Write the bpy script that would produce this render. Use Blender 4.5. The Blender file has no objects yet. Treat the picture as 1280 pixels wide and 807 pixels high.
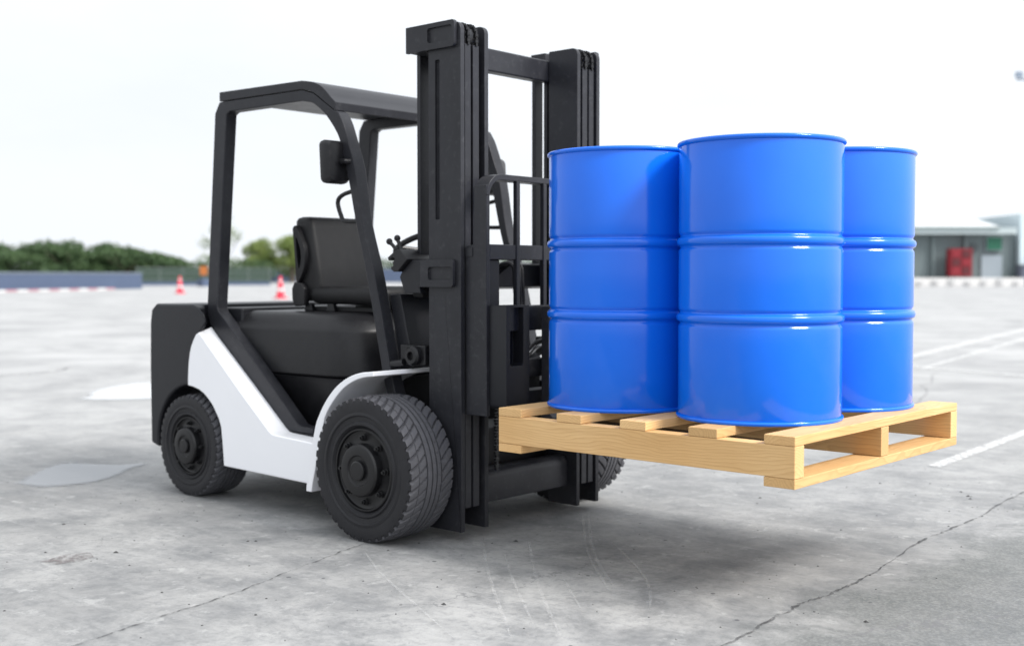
import bpy, bmesh, math, random
import numpy as np
from mathutils import Vector, Matrix

random.seed(7)
R = math.radians
scene = bpy.context.scene
col = scene.collection

# ------------------------------------------------------------------ camera, sky, sun, exposure
CAM = Vector((2.853, -3.785, 1.053))
cam_d = bpy.data.cameras.new("camera")
cam = bpy.data.objects.new("camera", cam_d)
col.objects.link(cam)
cam.location = CAM
cam.rotation_euler = (math.pi / 2 - 0.0404, 0, 0.7234)
cam_d.sensor_width = 36
cam_d.lens = 41.69
cam_d.clip_start = 0.05
cam_d.clip_end = 3000
cam_d.dof.use_dof = True
cam_d.dof.focus_distance = 4.05
cam_d.dof.aperture_fstop = 2.0
scene.camera = cam

SUN_EL, SUN_AZ = R(44), R(12)            # direction towards the sun, azimuth from +x
world = bpy.data.worlds.new("World")
scene.world = world
world.use_nodes = True


def node(nt, typ, ins=None, **props):
    n = nt.nodes.new(typ)
    for k, v in props.items():
        setattr(n, k, v)
    for k, v in (ins or {}).items():
        s = n.inputs[k]
        if isinstance(v, bpy.types.NodeSocket):
            nt.links.new(v, s)
        else:
            s.default_value = v
    return n


def ramp(nt, fac, stops, interp='LINEAR'):
    n = nt.nodes.new('ShaderNodeValToRGB')
    n.color_ramp.interpolation = interp
    while len(n.color_ramp.elements) < len(stops):
        n.color_ramp.elements.new(0.5)
    for e, (p, c) in zip(n.color_ramp.elements, stops):
        e.position = p
        e.color = (c, c, c, 1) if not isinstance(c, tuple) else (*c, 1)
    nt.links.new(fac, n.inputs[0])
    return n.outputs[0]


def math_n(nt, op, a, b=0.0, clamp=False):
    n = nt.nodes.new('ShaderNodeMath')
    n.operation = op
    n.use_clamp = clamp
    for i, v in enumerate((a, b)):
        if isinstance(v, bpy.types.NodeSocket):
            nt.links.new(v, n.inputs[i])
        else:
            n.inputs[i].default_value = v
    return n.outputs[0]


def mix_c(nt, fac, a, b, mode='MIX'):
    n = nt.nodes.new('ShaderNodeMix')
    n.data_type = 'RGBA'
    n.blend_type = mode
    for i, v in ((0, fac), (6, a), (7, b)):
        if isinstance(v, bpy.types.NodeSocket):
            nt.links.new(v, n.inputs[i])
        elif i == 0:
            n.inputs[i].default_value = v
        else:
            n.inputs[i].default_value = (*v, 1)
    return n.outputs[2]


wt = world.node_tree
wt.nodes.clear()
sky = node(wt, 'ShaderNodeTexSky', sky_type='NISHITA', sun_disc=False, sun_elevation=SUN_EL,
           sun_rotation=math.pi / 2 - SUN_AZ, air_density=1.0, dust_density=2.0)
tc = node(wt, 'ShaderNodeTexCoord')
mp = node(wt, 'ShaderNodeMapping', {'Vector': tc.outputs['Generated'], 'Scale': (1.0, 1.0, 2.6)})
cl = node(wt, 'ShaderNodeTexNoise', {'Vector': mp.outputs[0], 'Scale': 2.2, 'Detail': 7, 'Roughness': 0.55})
cover = ramp(wt, cl.outputs['Fac'], [(0.36, 0.90), (0.56, 1.0)])
b_sky = node(wt, 'ShaderNodeBackground', {'Color': sky.outputs[0], 'Strength': 0.12})
# thin cloud glows broadly on the sun's side and dims smoothly away from it
sd_ = (math.cos(SUN_EL) * math.cos(SUN_AZ), math.cos(SUN_EL) * math.sin(SUN_AZ), math.sin(SUN_EL))
dt = node(wt, 'ShaderNodeVectorMath', {0: tc.outputs['Generated'], 1: sd_}, operation='DOT_PRODUCT').outputs['Value']
pos_ = math_n(wt, 'POWER', math_n(wt, 'MAXIMUM', dt, 0.0), 2.2)
neg_ = math_n(wt, 'MINIMUM', dt, 0.0)
cst_ = math_n(wt, 'ADD', 1.14, math_n(wt, 'ADD', math_n(wt, 'MULTIPLY', pos_, 1.0), math_n(wt, 'MULTIPLY', neg_, .25)))
b_cl = node(wt, 'ShaderNodeBackground', {'Color': (0.96, 1.0, 1.05, 1), 'Strength': cst_})
mx = node(wt, 'ShaderNodeMixShader', {0: cover, 1: b_sky.outputs[0], 2: b_cl.outputs[0]})
node(wt, 'ShaderNodeOutputWorld', {0: mx.outputs[0]})

sun_d = bpy.data.lights.new("sun", 'SUN')
sun_d.energy = 4.6
sun_d.angle = R(18)
sun_d.color = (1.0, 0.97, 0.93)
sun = bpy.data.objects.new("sun", sun_d)
col.objects.link(sun)
sun.location = (6, -1, 10)
sdir = Vector((math.cos(SUN_EL) * math.cos(SUN_AZ), math.cos(SUN_EL) * math.sin(SUN_AZ), math.sin(SUN_EL)))
sun.rotation_euler = sdir.to_track_quat('Z', 'Y').to_euler()

scene.view_settings.view_transform = 'Standard'
scene.view_settings.look = 'None'
scene.view_settings.exposure = 0.0
scene.view_settings.gamma = 1.0
scene.render.engine = 'CYCLES'
scene.cycles.use_denoising = True
scene.cycles.max_bounces = 8

# ------------------------------------------------------------------ helpers
WPOS = {}


def set_props(o, label=None, cat=None, group=None, kind=None):
    for k, v in (('label', label), ('category', cat), ('group', group), ('kind', kind)):
        if v:
            o[k] = v
    return o


def thing(name, loc, label, cat, group=None):
    o = bpy.data.objects.new(name, None)
    o.empty_display_size = 0.2
    col.objects.link(o)
    o.location = loc
    WPOS[o.name] = Vector(loc)
    return set_props(o, label, cat, group)


def obj(name, bm, mat, parent=None, bevel=0.0, segs=2, smooth=35, origin=None, doubles=True):
    """link a bmesh built in world coordinates as one mesh object, its origin at its centre"""
    if doubles:
        bmesh.ops.remove_doubles(bm, verts=bm.verts, dist=1e-5)
    bmesh.ops.recalc_face_normals(bm, faces=bm.faces)
    if origin is None:
        xs = [v.co for v in bm.verts]
        origin = Vector([(min(c[i] for c in xs) + max(c[i] for c in xs)) / 2 for i in range(3)])
    else:
        origin = Vector(origin)
    bmesh.ops.translate(bm, verts=bm.verts, vec=-origin)
    me = bpy.data.meshes.new(name)
    bm.to_mesh(me)
    bm.free()
    if mat is not None:
        me.materials.append(mat)
    if smooth:
        me.shade_smooth()
        me.set_sharp_from_angle(angle=R(smooth))
    o = bpy.data.objects.new(name, me)
    col.objects.link(o)
    WPOS[o.name] = origin
    if parent is not None:
        o.parent = parent
        o.location = origin - WPOS[parent.name]
    else:
        o.location = origin
    if bevel:
        m = o.modifiers.new('bevel', 'BEVEL')
        m.width = bevel
        m.segments = segs
        m.limit_method = 'ANGLE'
        m.angle_limit = R(38)
        m.harden_normals = True
        if not smooth:
            me.shade_smooth()
    return o


def BM():
    return bmesh.new()


def box(bm, lo, hi):
    x0, y0, z0 = lo
    x1, y1, z1 = hi
    v = [bm.verts.new(p) for p in ((x0, y0, z0), (x1, y0, z0), (x1, y1, z0), (x0, y1, z0),
                                   (x0, y0, z1), (x1, y0, z1), (x1, y1, z1), (x0, y1, z1))]
    for f in ((0, 3, 2, 1), (4, 5, 6, 7), (0, 1, 5, 4), (1, 2, 6, 5), (2, 3, 7, 6), (3, 0, 4, 7)):
        bm.faces.new([v[i] for i in f])
    return bm


def ybox(bm, x0, x1, ya, yb, z0, z1):
    return box(bm, (min(x0, x1), min(ya, yb), min(z0, z1)), (max(x0, x1), max(ya, yb), max(z0, z1)))


def prism(bm, pts, a0, a1, axis='y'):
    """extrude a 2-D outline (x,z for axis y; x,y for axis z; y,z for axis x)"""
    def P(p, a):
        return {'y': (p[0], a, p[1]), 'z': (p[0], p[1], a), 'x': (a, p[0], p[1])}[axis]
    A = [bm.verts.new(P(p, a0)) for p in pts]
    B = [bm.verts.new(P(p, a1)) for p in pts]
    n = len(pts)
    bm.faces.new(A)
    bm.faces.new(B[::-1])
    for i in range(n):
        bm.faces.new((A[i], B[i], B[(i + 1) % n], A[(i + 1) % n]))
    return bm


def frame_prism(bm, outer, inner, a0, a1, axis='y', floor=None):
    """outline with a hole (same point count); floor = depth at which the hole is closed"""
    def P(p, a):
        return {'y': (p[0], a, p[1]), 'z': (p[0], p[1], a), 'x': (a, p[0], p[1])}[axis]
    n = len(outer)
    L = [[bm.verts.new(P(p, a)) for p in pts] for pts, a in
         ((outer, a0), (inner, a0), (outer, a1), (inner, a1 if floor is None else floor))]
    for i in range(n):
        j = (i + 1) % n
        bm.faces.new((L[0][i], L[0][j], L[1][j], L[1][i]))
        bm.faces.new((L[0][i], L[2][i], L[2][j], L[0][j]))
        bm.faces.new((L[1][i], L[1][j], L[3][j], L[3][i]))
        if floor is None:
            bm.faces.new((L[2][i], L[3][i], L[3][j], L[2][j]))
    if floor is not None:
        bm.faces.new(L[3])
        bm.faces.new(L[2][::-1])
    return bm


def rrect(x0, z0, x1, z1, r, n=4, rs=None):
    """rounded rectangle; rs = radii for the corners (x1z1, x0z1, x0z0, x1z0)"""
    rs = rs or (r, r, r, r)
    out = []
    for k, (cx, cz) in enumerate(((x1, z1), (x0, z1), (x0, z0), (x1, z0))):
        q = max(rs[k], 1e-4)
        ox = cx - q if cx == x1 else cx + q
        oz = cz - q if cz == z1 else cz + q
        for i in range(n + 1):
            a = R(90 * k + 90 * i / n)
            out.append((ox + q * math.cos(a), oz + q * math.sin(a)))
    return out


def tube(bm, path, r, n=10, caps=True):
    path = [Vector(p) for p in path]
    rings = []
    up = None
    for i, p in enumerate(path):
        t = (path[min(i + 1, len(path) - 1)] - path[max(i - 1, 0)]).normalized()
        if up is None:
            up = Vector((0, 0, 1)) if abs(t.z) < .9 else Vector((1, 0, 0))
        s = t.cross(up).normalized()
        up = s.cross(t).normalized()
        rr = r[i] if isinstance(r, (list, tuple)) else r
        rings.append([bm.verts.new(p + rr * (s * math.cos(2 * math.pi * k / n) + up * math.sin(2 * math.pi * k / n)))
                      for k in range(n)])
    for a, b in zip(rings, rings[1:]):
        for k in range(n):
            bm.faces.new((a[k], a[(k + 1) % n], b[(k + 1) % n], b[k]))
    if caps:
        bm.faces.new(rings[0][::-1])
        bm.faces.new(rings[-1])
    return bm


def smooth_path(pts, k=6):
    """Catmull-Rom through the points"""
    P = [Vector(p) for p in pts]
    P = [P[0] * 2 - P[1]] + P + [P[-1] * 2 - P[-2]]
    out = []
    for i in range(1, len(P) - 2):
        for j in range(k):
            t = j / k
            a, b, c, d = P[i - 1:i + 3]
            out.append(.5 * ((2 * b) + (c - a) * t + (2 * a - 5 * b + 4 * c - d) * t * t + (3 * b - a - 3 * c + d) * t ** 3))
    out.append(P[-2])
    return out


def lathe(bm, prof, centre, axis='y', n=64, sgn=1, close=False):
    """prof = list of (radius, offset along the axis)"""
    c = Vector(centre)
    rings = []
    for r, a in prof:
        ring = []
        for k in range(n):
            t = 2 * math.pi * k / n
            u, w = r * math.cos(t), r * math.sin(t)
            ring.append(bm.verts.new(c + (Vector((u, a * sgn, w)) if axis == 'y' else
                                          Vector((u, w, a)) if axis == 'z' else Vector((a * sgn, u, w)))))
        rings.append(ring)
    for a, b in zip(rings, rings[1:]):
        for k in range(n):
            bm.faces.new((a[k], a[(k + 1) % n], b[(k + 1) % n], b[k]))
    if prof[0][0] > 1e-6 and close:
        bm.faces.new(rings[0][::-1])
    if prof[-1][0] > 1e-6 and close:
        bm.faces.new(rings[-1])
    return bm


def loft(bm, rings):
    L = [[bm.verts.new(p) for p in r] for r in rings]
    n = len(L[0])
    for a, b in zip(L, L[1:]):
        for k in range(n):
            bm.faces.new((a[k], a[(k + 1) % n], b[(k + 1) % n], b[k]))
    bm.faces.new(L[0][::-1])
    bm.faces.new(L[-1])
    return bm


def mesh_np(name, verts, faces, mat, parent=None, loc=(0, 0, 0), smooth=False):
    me = bpy.data.meshes.new(name)
    verts = np.asarray(verts, dtype=np.float32)
    faces = np.asarray(faces, dtype=np.int32)
    k = faces.shape[1]
    me.vertices.add(len(verts))
    me.vertices.foreach_set('co', verts.ravel())
    me.loops.add(faces.size)
    me.loops.foreach_set('vertex_index', faces.ravel())
    me.polygons.add(len(faces))
    me.polygons.foreach_set('loop_start', np.arange(0, faces.size, k, dtype=np.int32))
    me.update(calc_edges=True)
    me.validate()
    if mat:
        me.materials.append(mat)
    if smooth:
        me.shade_smooth()
    o = bpy.data.objects.new(name, me)
    col.objects.link(o)
    WPOS[o.name] = Vector(loc)
    o.location = loc
    if parent is not None:
        o.parent = parent
        o.location = Vector(loc) - WPOS[parent.name]
    return o


# ------------------------------------------------------------------ materials
def new_mat(name):
    m = bpy.data.materials.new(name)
    m.use_nodes = True
    nt = m.node_tree
    nt.nodes.clear()
    p = nt.nodes.new('ShaderNodeBsdfPrincipled')
    o = nt.nodes.new('ShaderNodeOutputMaterial')
    nt.links.new(p.outputs[0], o.inputs[0])
    return m, nt, p


def setin(nt, p, **kw):
    for k, v in kw.items():
        s = p.inputs[k.replace('_', ' ')]
        if isinstance(v, bpy.types.NodeSocket):
            nt.links.new(v, s)
        else:
            s.default_value = (*v, 1) if isinstance(v, tuple) and len(v) == 3 else v


def geo_pos(nt):
    return node(nt, 'ShaderNodeNewGeometry').outputs['Position']


def bump(nt, h, strength=.2, dist=.01):
    return node(nt, 'ShaderNodeBump', {'Height': h, 'Strength': strength, 'Distance': dist}).outputs[0]


def paint(name, c, rough=.42, var=.10, spec=.5, scale=14, scuff=0.0, coat=0.0, grain=.05, metal=0.0, tone=1.25):
    m, nt, p = new_mat(name)
    pos = geo_pos(nt)
    n1 = node(nt, 'ShaderNodeTexNoise', {'Vector': pos, 'Scale': scale, 'Detail': 6, 'Roughness': .6}).outputs['Fac']
    n2 = node(nt, 'ShaderNodeTexNoise', {'Vector': pos, 'Scale': scale * 14, 'Detail': 4, 'Roughness': .7}).outputs['Fac']
    r = math_n(nt, 'ADD', rough - var * .5, math_n(nt, 'MULTIPLY', n1, var))
    cc = mix_c(nt, ramp(nt, n1, [(.35, 0.0), (.75, 1.0)]), c, tuple(min(1, x * tone + .003 * (tone > 1.1)) for x in c))
    if scuff:
        sc = ramp(nt, node(nt, 'ShaderNodeTexNoise', {'Vector': pos, 'Scale': 34, 'Detail': 8, 'Roughness': .72}).outputs['Fac'],
                  [(.54, 0.0), (.72, 1.0)])
        cc = mix_c(nt, math_n(nt, 'MULTIPLY', sc, scuff), cc, (.10, .10, .105))
        r = math_n(nt, 'ADD', r, math_n(nt, 'MULTIPLY', sc, .12))
    setin(nt, p, Base_Color=cc, Roughness=r, Specular_IOR_Level=spec, Coat_Weight=coat, Coat_Roughness=.12, Metallic=metal,
          Normal=bump(nt, n2, grain, .002))
    return m


M = {}
M['black'] = paint('black_paint', (.019, .0195, .0235), .38, .14, .22, 9, .24)
M['mast'] = paint('mast_paint', (.020, .0205, .0245), .36, .12, .26, 8, .28)
M['plastic'] = paint('black_plastic', (.007, .007, .0085), .38, .10, .34, 20, .05, grain=.2)
M['body'] = paint('dark_body_paint', (.009, .0095, .0125), .42, .10, .32, 6, .06)
M['dark'] = paint('dark_chassis', (.008, .008, .009), .65, .1, .3, 12)
M['seat'] = paint('seat_vinyl', (.006, .006, .007), .50, .08, .32, 25, .0, grain=.4)
M['white'] = paint('white_paint', (.90, .905, .93), .36, .08, .5, 4, grain=.02, tone=.985)
M['rubber'] = paint('rubber', (.011, .011, .0135), .50, .12, .34, 18, .08, grain=.3)
M['tread'] = paint('lit_tread_rubber', (.075, .075, .083), .7, .1, .3, 30, .10, grain=.3)  # paler than the sidewall: key light on the tread put into its colour
M['rim'] = paint('rim_paint', (.006, .006, .007), .38, .1, .36, 18)
M['chrome'] = paint('steel', (.45, .45, .46), .28, .1, .5, 30, metal=1.0)
M['mirror_back'] = paint('mirror_plastic', (.05, .05, .053), .5, .1, .45, 20)


def drum_paint():
    m, nt, p = new_mat('blue_drum_paint')
    pos = geo_pos(nt)
    n1 = node(nt, 'ShaderNodeTexNoise', {'Vector': pos, 'Scale': 3.0, 'Detail': 3}).outputs['Fac']
    n2 = node(nt, 'ShaderNodeTexNoise', {'Vector': pos, 'Scale': 60, 'Detail': 5, 'Roughness': .65}).outputs['Fac']
    c = mix_c(nt, ramp(nt, n1, [(.3, 0.0), (.7, 1.0)]), (.003, .130, .72), (.004, .148, .78))
    r = math_n(nt, 'ADD', .10, math_n(nt, 'MULTIPLY', n2, .08))
    setin(nt, p, Base_Color=c, Roughness=r, Specular_IOR_Level=.48,
          Normal=bump(nt, n1, .06, .02))
    return m


M['blue'] = drum_paint()


def wood():
    m, nt, p = new_mat('pine_wood')
    t = node(nt, 'ShaderNodeTexCoord')
    inf = node(nt, 'ShaderNodeObjectInfo')
    off = node(nt, 'ShaderNodeCombineXYZ', {0: math_n(nt, 'MULTIPLY', inf.outputs['Random'], 31.0),
                                            1: math_n(nt, 'MULTIPLY', inf.outputs['Random'], 2.3),
                                            2: math_n(nt, 'MULTIPLY', inf.outputs['Random'], 1.7)}).outputs[0]
    v = node(nt, 'ShaderNodeVectorMath', {0: t.outputs['Object'], 1: off}, operation='ADD').outputs[0]
    # growth rings: distance from an off-centre pith running along the board (local x), warped along its length
    lo = node(nt, 'ShaderNodeMapping', {'Vector': v, 'Scale': (1.1, 4.0, 4.0)}).outputs[0]
    wob = node(nt, 'ShaderNodeTexNoise', {'Vector': lo, 'Scale': 2.0, 'Detail': 3}, ).outputs['Color']
    warp = node(nt, 'ShaderNodeVectorMath', {0: wob, 1: (.5, .5, .5)}, operation='SUBTRACT').outputs[0]
    warp = node(nt, 'ShaderNodeVectorMath', {0: warp, 1: (.0, .09, .09)}, operation='MULTIPLY').outputs[0]
    q = node(nt, 'ShaderNodeVectorMath', {0: t.outputs['Object'], 1: warp}, operation='ADD').outputs[0]
    sep = node(nt, 'ShaderNodeSeparateXYZ', {0: q})
    yy = math_n(nt, 'ADD', sep.outputs[1], math_n(nt, 'MULTIPLY', math_n(nt, 'SUBTRACT', inf.outputs['Random'], .5), .12))
    zz = math_n(nt, 'ADD', sep.outputs[2], math_n(nt, 'ADD', .03, math_n(nt, 'MULTIPLY', inf.outputs['Random'], .06)))
    rad = math_n(nt, 'SQRT', math_n(nt, 'ADD', math_n(nt, 'MULTIPLY', yy, yy), math_n(nt, 'MULTIPLY', zz, zz)))
    ring = math_n(nt, 'FRACT', math_n(nt, 'MULTIPLY', rad, 105.0))
    ring = ramp(nt, ring, [(0, .0), (.55, .35), (.86, 1.0), (1, .0)])
    fib = node(nt, 'ShaderNodeMapping', {'Vector': v, 'Scale': (3.0, 120, 120)}).outputs[0]
    fn = node(nt, 'ShaderNodeTexNoise', {'Vector': fib, 'Scale': 1.6, 'Detail': 5, 'Roughness': .6}).outputs['Fac']
    big = node(nt, 'ShaderNodeTexNoise', {'Vector': v, 'Scale': 3.0, 'Detail': 3}).outputs['Fac']
    base = mix_c(nt, ramp(nt, big, [(.3, 0.0), (.7, 1.0)]), (.68, .415, .175), (.78, .52, .25))
    c = mix_c(nt, math_n(nt, 'MULTIPLY', ring, .34), base, (.40, .20, .07))
    c = mix_c(nt, math_n(nt, 'MULTIPLY', ramp(nt, fn, [(.45, 0.0), (.75, 1.0)]), .35), c, (.44, .25, .10))
    tone = math_n(nt, 'ADD', .84, math_n(nt, 'MULTIPLY', inf.outputs['Random'], .26))
    tn = node(nt, 'ShaderNodeCombineXYZ', {0: tone, 1: tone, 2: tone}).outputs[0]
    c = mix_c(nt, 1.0, c, tn, 'MULTIPLY')
    h = math_n(nt, 'ADD', math_n(nt, 'MULTIPLY', ring, .5), fn)
    setin(nt, p, Base_Color=c, Roughness=.62, Specular_IOR_Level=.3, Normal=bump(nt, h, .25, .002))
    return m


M['wood'] = wood()


def concrete():
    m, nt, p = new_mat('concrete_lot')
    pos = geo_pos(nt)
    sx = node(nt, 'ShaderNodeSeparateXYZ', {0: pos})

    def nz(scale, detail=5, rough=.6, vec=None, dist=0.0):
        return node(nt, 'ShaderNodeTexNoise', {'Vector': vec or pos, 'Scale': scale, 'Detail': detail, 'Roughness': rough,
                                               'Distortion': dist}).outputs['Fac']
    big = nz(.45, 5, .6, dist=.4)
    mid = nz(2.6, 12, .74, dist=.3)
    fine = nz(30, 8, .78)
    gr = nz(160, 3, .7)
    st = node(nt, 'ShaderNodeMapping', {'Vector': pos, 'Scale': (.8, 5.0, 1), 'Rotation': (0, 0, R(-38))}).outputs[0]
    streak = nz(2.2, 10, .74, vec=st)
    c = mix_c(nt, ramp(nt, big, [(.32, 0.0), (.66, 1.0)]), (.205, .205, .203), (.385, .383, .375))
    c = mix_c(nt, math_n(nt, 'MULTIPLY', ramp(nt, mid, [(.42, 0.0), (.64, 1.0)]), .75), c, (.112, .118, .124))
    c = mix_c(nt, math_n(nt, 'MULTIPLY', ramp(nt, streak, [(.50, 0.0), (.74, 1.0)]), .55), c, (.38, .38, .375))
    c = mix_c(nt, math_n(nt, 'MULTIPLY', ramp(nt, fine, [(.50, 0.0), (.66, 1.0)]), .50), c, (.12, .125, .13))
    patch = nz(5.5, 10, .72)
    c = mix_c(nt, math_n(nt, 'MULTIPLY', ramp(nt, patch, [(.555, 0.0), (.60, 1.0)]), .42), c, (.155, .16, .165))
    bare = nz(8.0, 10, .75)
    c = mix_c(nt, math_n(nt, 'MULTIPLY', ramp(nt, bare, [(.575, 0.0), (.63, 1.0)]), .40), c, (.46, .46, .45))
    c = mix_c(nt, math_n(nt, 'MULTIPLY', ramp(nt, gr, [(.50, 0.0), (.72, 1.0)]), .25), c, (.12, .12, .12))
    # the slab beyond the joint on the right is rougher and darker
    edge = math_n(nt, 'ADD', sx.outputs[0], math_n(nt, 'MULTIPLY', math_n(nt, 'SUBTRACT', mid, .5), 1.1))
    slab = ramp(nt, math_n(nt, 'SUBTRACT', edge, 1.0, True), [(.08, 0.0), (.30, 1.0)])
    near = ramp(nt, math_n(nt, 'MULTIPLY', math_n(nt, 'ADD', sx.outputs[1], 1.5), .2, True), [(.55, 1.0), (.9, 0.0)])
    slab = math_n(nt, 'MULTIPLY', slab, near)
    agg = node(nt, 'ShaderNodeTexVoronoi', {'Vector': pos, 'Scale': 130}).outputs['Color']
    aggb = node(nt, 'ShaderNodeSeparateColor', {0: agg}).outputs[0]
    sc_ = mix_c(nt, ramp(nt, aggb, [(.3, 0.0), (.9, 1.0)]), (.085, .093, .09), (.175, .180, .173))
    c = mix_c(nt, math_n(nt, 'MULTIPLY', slab, .62), c, sc_)
    # pits
    pv = node(nt, 'ShaderNodeTexVoronoi', {'Vector': pos, 'Scale': 9.0, 'Randomness': 1.0})
    pr = node(nt, 'ShaderNodeSeparateColor', {0: pv.outputs['Color']}).outputs[0]
    pit = math_n(nt, 'LESS_THAN', pv.outputs['Distance'], math_n(nt, 'MULTIPLY', math_n(nt, 'SUBTRACT', pr, .52), .17))
    pv2 = node(nt, 'ShaderNodeTexVoronoi', {'Vector': pos, 'Scale': 45.0})
    pr2 = node(nt, 'ShaderNodeSeparateColor', {0: pv2.outputs['Color']}).outputs[0]
    pit2 = math_n(nt, 'LESS_THAN', pv2.outputs['Distance'],
                  math_n(nt, 'MULTIPLY', math_n(nt, 'SUBTRACT', pr2, .70), math_n(nt, 'MULTIPLY', ramp(nt, mid, [(.5, 0.0), (.7, 1.0)]), .9)))
    pits = math_n(nt, 'MAXIMUM', math_n(nt, 'MULTIPLY', pit, .85), math_n(nt, 'MULTIPLY', pit2, .70))
    c = mix_c(nt, pits, c, (.07, .07, .075))
    # hairline cracks
    wv = node(nt, 'ShaderNodeVectorMath', {0: node(nt, 'ShaderNodeTexNoise', {'Vector': pos, 'Scale': 2.0, 'Detail': 6, 'Roughness': .7}).outputs['Color'],
                                           1: (.55, .55, 0)}, operation='MULTIPLY').outputs[0]
    wpos = node(nt, 'ShaderNodeVectorMath', {0: pos, 1: wv}, operation='ADD').outputs[0]
    cv = node(nt, 'ShaderNodeTexVoronoi', {'Vector': wpos, 'Scale': .42}, feature='DISTANCE_TO_EDGE').outputs['Distance']
    hair = math_n(nt, 'LESS_THAN', cv, .0016)
    hair = math_n(nt, 'MULTIPLY', hair, ramp(nt, nz(.9, 3), [(.50, 0.0), (.56, .6)]))
    c = mix_c(nt, hair, c, (.14, .14, .145))
    # paler with distance: haze and grazing sky reflection painted into the concrete colour
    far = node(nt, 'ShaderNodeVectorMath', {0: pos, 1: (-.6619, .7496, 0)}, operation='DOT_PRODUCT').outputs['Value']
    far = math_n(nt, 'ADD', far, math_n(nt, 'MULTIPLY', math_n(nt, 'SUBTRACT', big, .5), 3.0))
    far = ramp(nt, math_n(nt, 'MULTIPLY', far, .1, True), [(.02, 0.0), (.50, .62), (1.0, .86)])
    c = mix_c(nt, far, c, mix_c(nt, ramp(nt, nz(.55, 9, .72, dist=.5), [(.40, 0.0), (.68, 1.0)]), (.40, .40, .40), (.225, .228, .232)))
    h = math_n(nt, 'ADD', math_n(nt, 'MULTIPLY', fine, .6), math_n(nt, 'MULTIPLY', gr, .35))
    h = math_n(nt, 'SUBTRACT', h, math_n(nt, 'MULTIPLY', math_n(nt, 'ADD', pits, hair), .8))
    rr = math_n(nt, 'ADD', .62, math_n(nt, 'MULTIPLY', mid, .25))
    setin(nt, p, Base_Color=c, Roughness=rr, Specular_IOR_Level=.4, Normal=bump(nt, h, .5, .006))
    return m


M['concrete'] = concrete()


def ragged(name, c, lo, hi, scale=30, rough=.8, amount=1.0, stretch=(1, 1, 1)):
    """surface marks whose edges are broken by noise"""
    m, nt, p = new_mat(name)
    pos = geo_pos(nt)
    v = node(nt, 'ShaderNodeMapping', {'Vector': pos, 'Scale': stretch}).outputs[0]
    n = node(nt, 'ShaderNodeTexNoise', {'Vector': v, 'Scale': scale, 'Detail': 6, 'Roughness': .7}).outputs['Fac']
    a = math_n(nt, 'MULTIPLY', ramp(nt, n, [(lo, 0.0), (hi, 1.0)]), amount)
    setin(nt, p, Base_Color=c, Roughness=rough, Alpha=a)
    return m


M['line'] = ragged('line_paint', (.66, .66, .655), .34, .56, 20, .7, .80)
M['crack'] = ragged('crack_fill', (.055, .055, .058), .40, .60, 22, .9, .80)
M['scuff'] = ragged('scuff_mark', (.62, .62, .61), .42, .70, 40, .8, .50)
M['stain'] = ragged('oil_stain', (.16, .135, .135), .40, .60, 30, .8, .6)


def puddle_mat(name, c, r, wet=.95):
    m, nt, p = new_mat(name)
    pos = geo_pos(nt)
    n = node(nt, 'ShaderNodeTexNoise', {'Vector': pos, 'Scale': 1.3, 'Detail': 3}).outputs['Fac']
    e = node(nt, 'ShaderNodeTexNoise', {'Vector': pos, 'Scale': 9, 'Detail': 7, 'Roughness': .7}).outputs['Fac']
    f = node(nt, 'ShaderNodeAttribute', attribute_name='depth').outputs['Fac']
    al = ramp(nt, math_n(nt, 'ADD', f, math_n(nt, 'MULTIPLY', math_n(nt, 'SUBTRACT', e, .5), .9)), [(.10, 0.0), (.55, wet)])
    cc = mix_c(nt, n, c, tuple(x * .85 for x in c))
    setin(nt, p, Base_Color=cc, Roughness=r, IOR=1.33, Specular_IOR_Level=.5, Alpha=al,
          Normal=bump(nt, n, .02, .01))
    return m


M['puddle'] = puddle_mat('puddle_water', (.27, .285, .305), .16, .75)
M['puddle2'] = puddle_mat('bright_puddle_water', (.62, .63, .64), .05)


def simple(name, c, rough=.6, var=.25, scale=6, spec=.4):
    m, nt, p = new_mat(name)
    pos = geo_pos(nt)
    n = node(nt, 'ShaderNodeTexNoise', {'Vector': pos, 'Scale': scale, 'Detail': 5, 'Roughness': .6}).outputs['Fac']
    cc = mix_c(nt, n, tuple(x * (1 - var) for x in c), tuple(min(1, x * (1 + var)) for x in c))
    setin(nt, p, Base_Color=cc, Roughness=rough, Specular_IOR_Level=spec)
    return m


def leaf_mat(name, a, b):
    m, nt, p = new_mat(name)
    pos = geo_pos(nt)
    n = node(nt, 'ShaderNodeTexNoise', {'Vector': pos, 'Scale': .9, 'Detail': 4, 'Roughness': .6}).outputs['Fac']
    n2 = node(nt, 'ShaderNodeTexNoise', {'Vector': pos, 'Scale': 7, 'Detail': 2}).outputs['Fac']
    f = ramp(nt, math_n(nt, 'ADD', math_n(nt, 'MULTIPLY', n, .6), math_n(nt, 'MULTIPLY', n2, .4)), [(.36, 0.0), (.64, 1.0)])
    setin(nt, p, Base_Color=mix_c(nt, f, a, b), Roughness=.6, Specular_IOR_Level=.3)
    return m


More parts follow.
